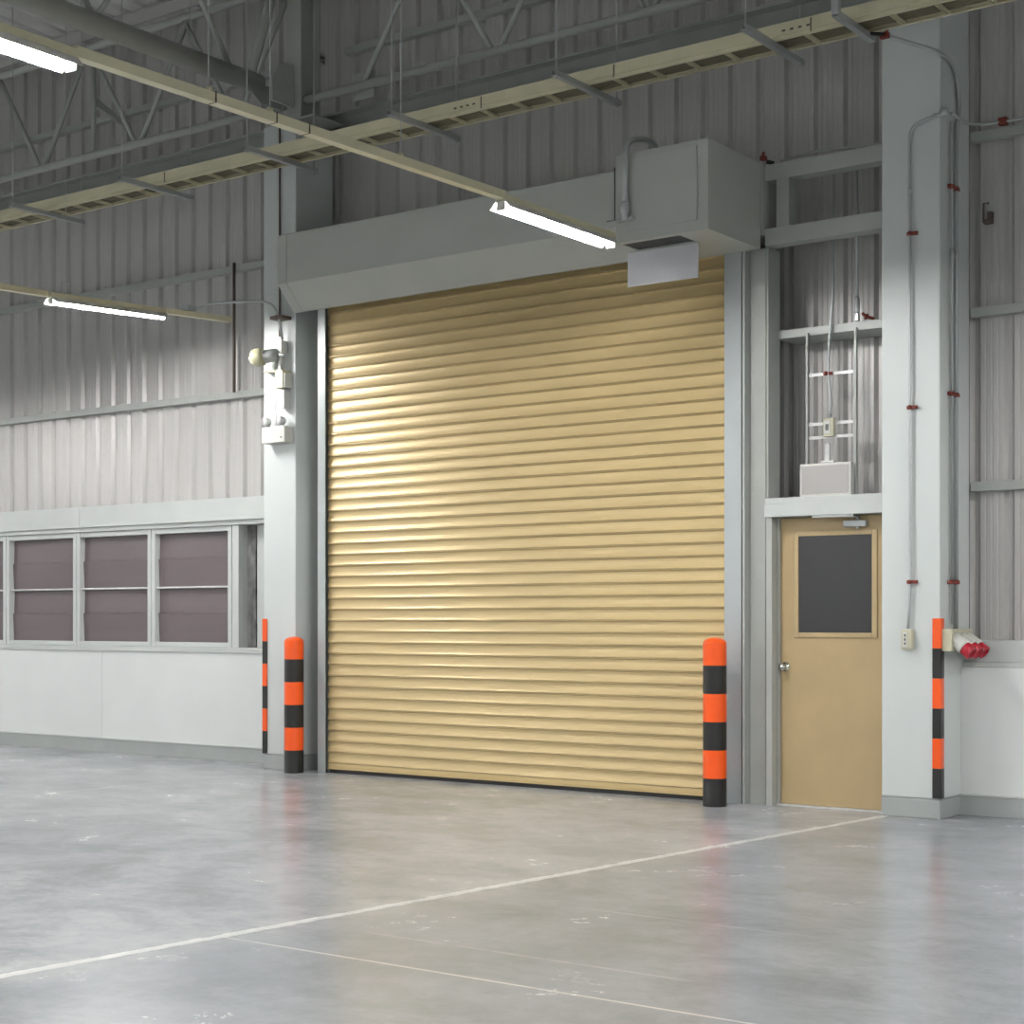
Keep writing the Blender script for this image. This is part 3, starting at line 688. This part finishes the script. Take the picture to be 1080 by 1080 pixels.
for z, l in ((4.31, 'uppermost red clamp on the side of the right column'), (2.895, 'middle red clamp on the side of the right column'), (1.61, 'lowest red clamp on the side of the right column, above the red sockets')):
    m = MB(); m.box(CX-.018, CX+.012, 10.67, 10.83, z-.012, z+.012, .003); m.tube([(CX, 10.715, z-.015), (CX, 10.715, z+.015)], .014, 10); m.tube([(CX, 10.79, z-.015), (CX, 10.79, z+.015)], .018, 10)
    tag(m.build('pipe_clamp', M['redclamp']), l, 'clamp', 'red pipe clamps')
m = MB(); m.tube(arc([(-4.35, 10.17, 5.24), (-4.40, 10.09, 5.235), (-4.50, 10.06, 5.245), (-4.42, 10.09, 5.33), (-4.15, 10.0, 5.32), (-3.4, 9.96, 5.31)], .05, 6), .013, 8)
tag(m.build('cable', M['cable']), 'thick black cable rising from the conduit end into the tray', 'cable')
m = MB(); m.box(-4.39, -4.33, 10.14, 10.18, 5.215, 5.255, .005); m.tube([(-4.33, 10.13, 5.25), (-4.33, 10.13, 5.29)], .012, 8); tag(m.build('pipe_clamp', M['redclamp']), 'red clamp joining conduit and cable tray near the right column', 'clamp', 'red pipe clamps')
# industrial sockets
r = empty('socket_station', (-4.0, 10.6, 1.14)); tag(r, 'beige box with three white and red industrial sockets on the right column', 'socket box')
m = MB(); m.box(-4.126, -4.055, 10.56, 10.96, 1.14, 1.29, .006); part(r, 'box', m, M['beige'])
for k in range(3):
    y = 10.64+k*.125
    m = MB(); d = Vector((.78, -.05, -.62)).normalized(); o = Vector((-4.055, y, 1.215))
    m.lathe([(0, -.03), (.045, -.03), (.048, .02), (.052, .07), (.05, .082), (0, .082)], o, d, 20)
    s_ = part(r, 'socket', m, M['white'])
    m = MB(); m.lathe([(0, .075), (.044, .075), (.047, .09), (.049, .145), (.04, .15), (.036, .13), (0, .13)], o, d, 20); part(s_, 'socket_cap', m, M['red'], 'red cap')
# small thing on the cladding behind the column
m = MB(); m.box(-4.03, -3.97, 11.09, 11.14, 4.12, 4.15, .004); m.tube([(-4.03, 11.10, 4.13), (-4.02, 11.08, 4.26), (-3.99, 11.10, 4.26)], .008, 6); m.box(-4.0, -3.965, 11.09, 11.13, 4.15, 4.20, .004)
tag(m.build('hanging_hook', M['rust']), 'small rusty hook on the ribbed wall right of the tall column', 'hook')

# ---------------------------------------------------------------- left column fittings
m = MB(); m.box(-10.30, -10.15, 10.42, 10.545, 4.035, 4.065, .004); m.tube([(-10.235, 10.44, 4.03), (-10.235, 10.44, 4.07)], .016, 8)
tag(m.build('pipe_clamp', M['rust']), 'dark clamp holding the curved conduit on the left column', 'clamp', 'red pipe clamps')
r = empty('beacon_light', (-10.3, 10.47, 3.55)); tag(r, 'cream domed beacon light with bracket high on the left column', 'beacon')
ax = Vector((-.9, -.38, -.08)).normalized(); o = Vector((-10.26, 10.44, 3.715))
m = MB(); m.lathe([(0, -.02), (.06, -.02), (.062, .09), (.058, .1), (0, .1)], o, ax, 4); part(r, 'housing', m, M['frame'])
m = MB(); m.lathe([(.03, .10), (.075, .105), (.082, .13), (.082, .17), (.074, .20), (.05, .222), (.02, .232), (0, .234)], o, ax, 24); part(r, 'dome', m, M['dome'])
m = MB(); m.lathe([(0, .226), (.018, .228), (.016, .238), (0, .242)], o, ax, 14); part(r, 'bulb', m, M['bulb'])
m = MB(); m.prism([(-10.44, 3.585), (-10.18, 3.585), (-10.16, 3.56), (-10.16, 3.42), (-10.25, 3.42), (-10.25, 3.56)], 'y', 10.44, 10.548); part(r, 'bracket', m, M['cream'])
m = MB(); m.box(-10.235, -10.205, 10.46, 10.50, 3.585, 3.70, .003); m.box(-10.265, -10.195, 10.46, 10.54, 3.74, 3.85, .005); m.box(-10.25, -10.14, 10.45, 10.548, 3.42, 3.55, .006); part(r, 'mount', m, M['white'])
m = MB(); m.box(-10.235, -10.17, 10.47, 10.549, 3.24, 3.40, .006); part(r, 'control_box', m, M['zinc'])
m = MB(); m.tube(arc([(-10.235, 10.50, 3.33), (-10.30, 10.49, 3.30), (-10.29, 10.49, 3.15), (-10.26, 10.49, 3.10)], .06), .003, 6)
tag(m.build('wire', M['white']), 'thin white wire from the beacon down to the emergency light', 'wire')
r = empty('emergency_light', (-10.27, 10.47, 2.93)); tag(r, 'white twin head emergency light box on the left column', 'emergency light')
m = MB(); m.box(-10.42, -10.135, 10.44, 10.548, 2.935, 3.08, .008); part(r, 'case', m, M['white'])
m = MB(); m.lathe([(0, 0), (.007, 0), (.007, .004), (0, .004)], (-10.18, 10.44, 2.98), (0, -1, 0), 10); part(r, 'button', m, M['black'])
for x in (-10.40, -10.22):
    m = MB(); m.lathe([(0, 0), (.032, 0), (.045, .05), (.045, .06), (0, .06)], (x+.02, 10.50, 3.13), (-.25, -1, 0), 16); m.tube([(x+.02, 10.49, 3.08), (x+.02, 10.49, 3.11)], .012, 8)
    part(r, 'lamp_head', m, M['zinc'])
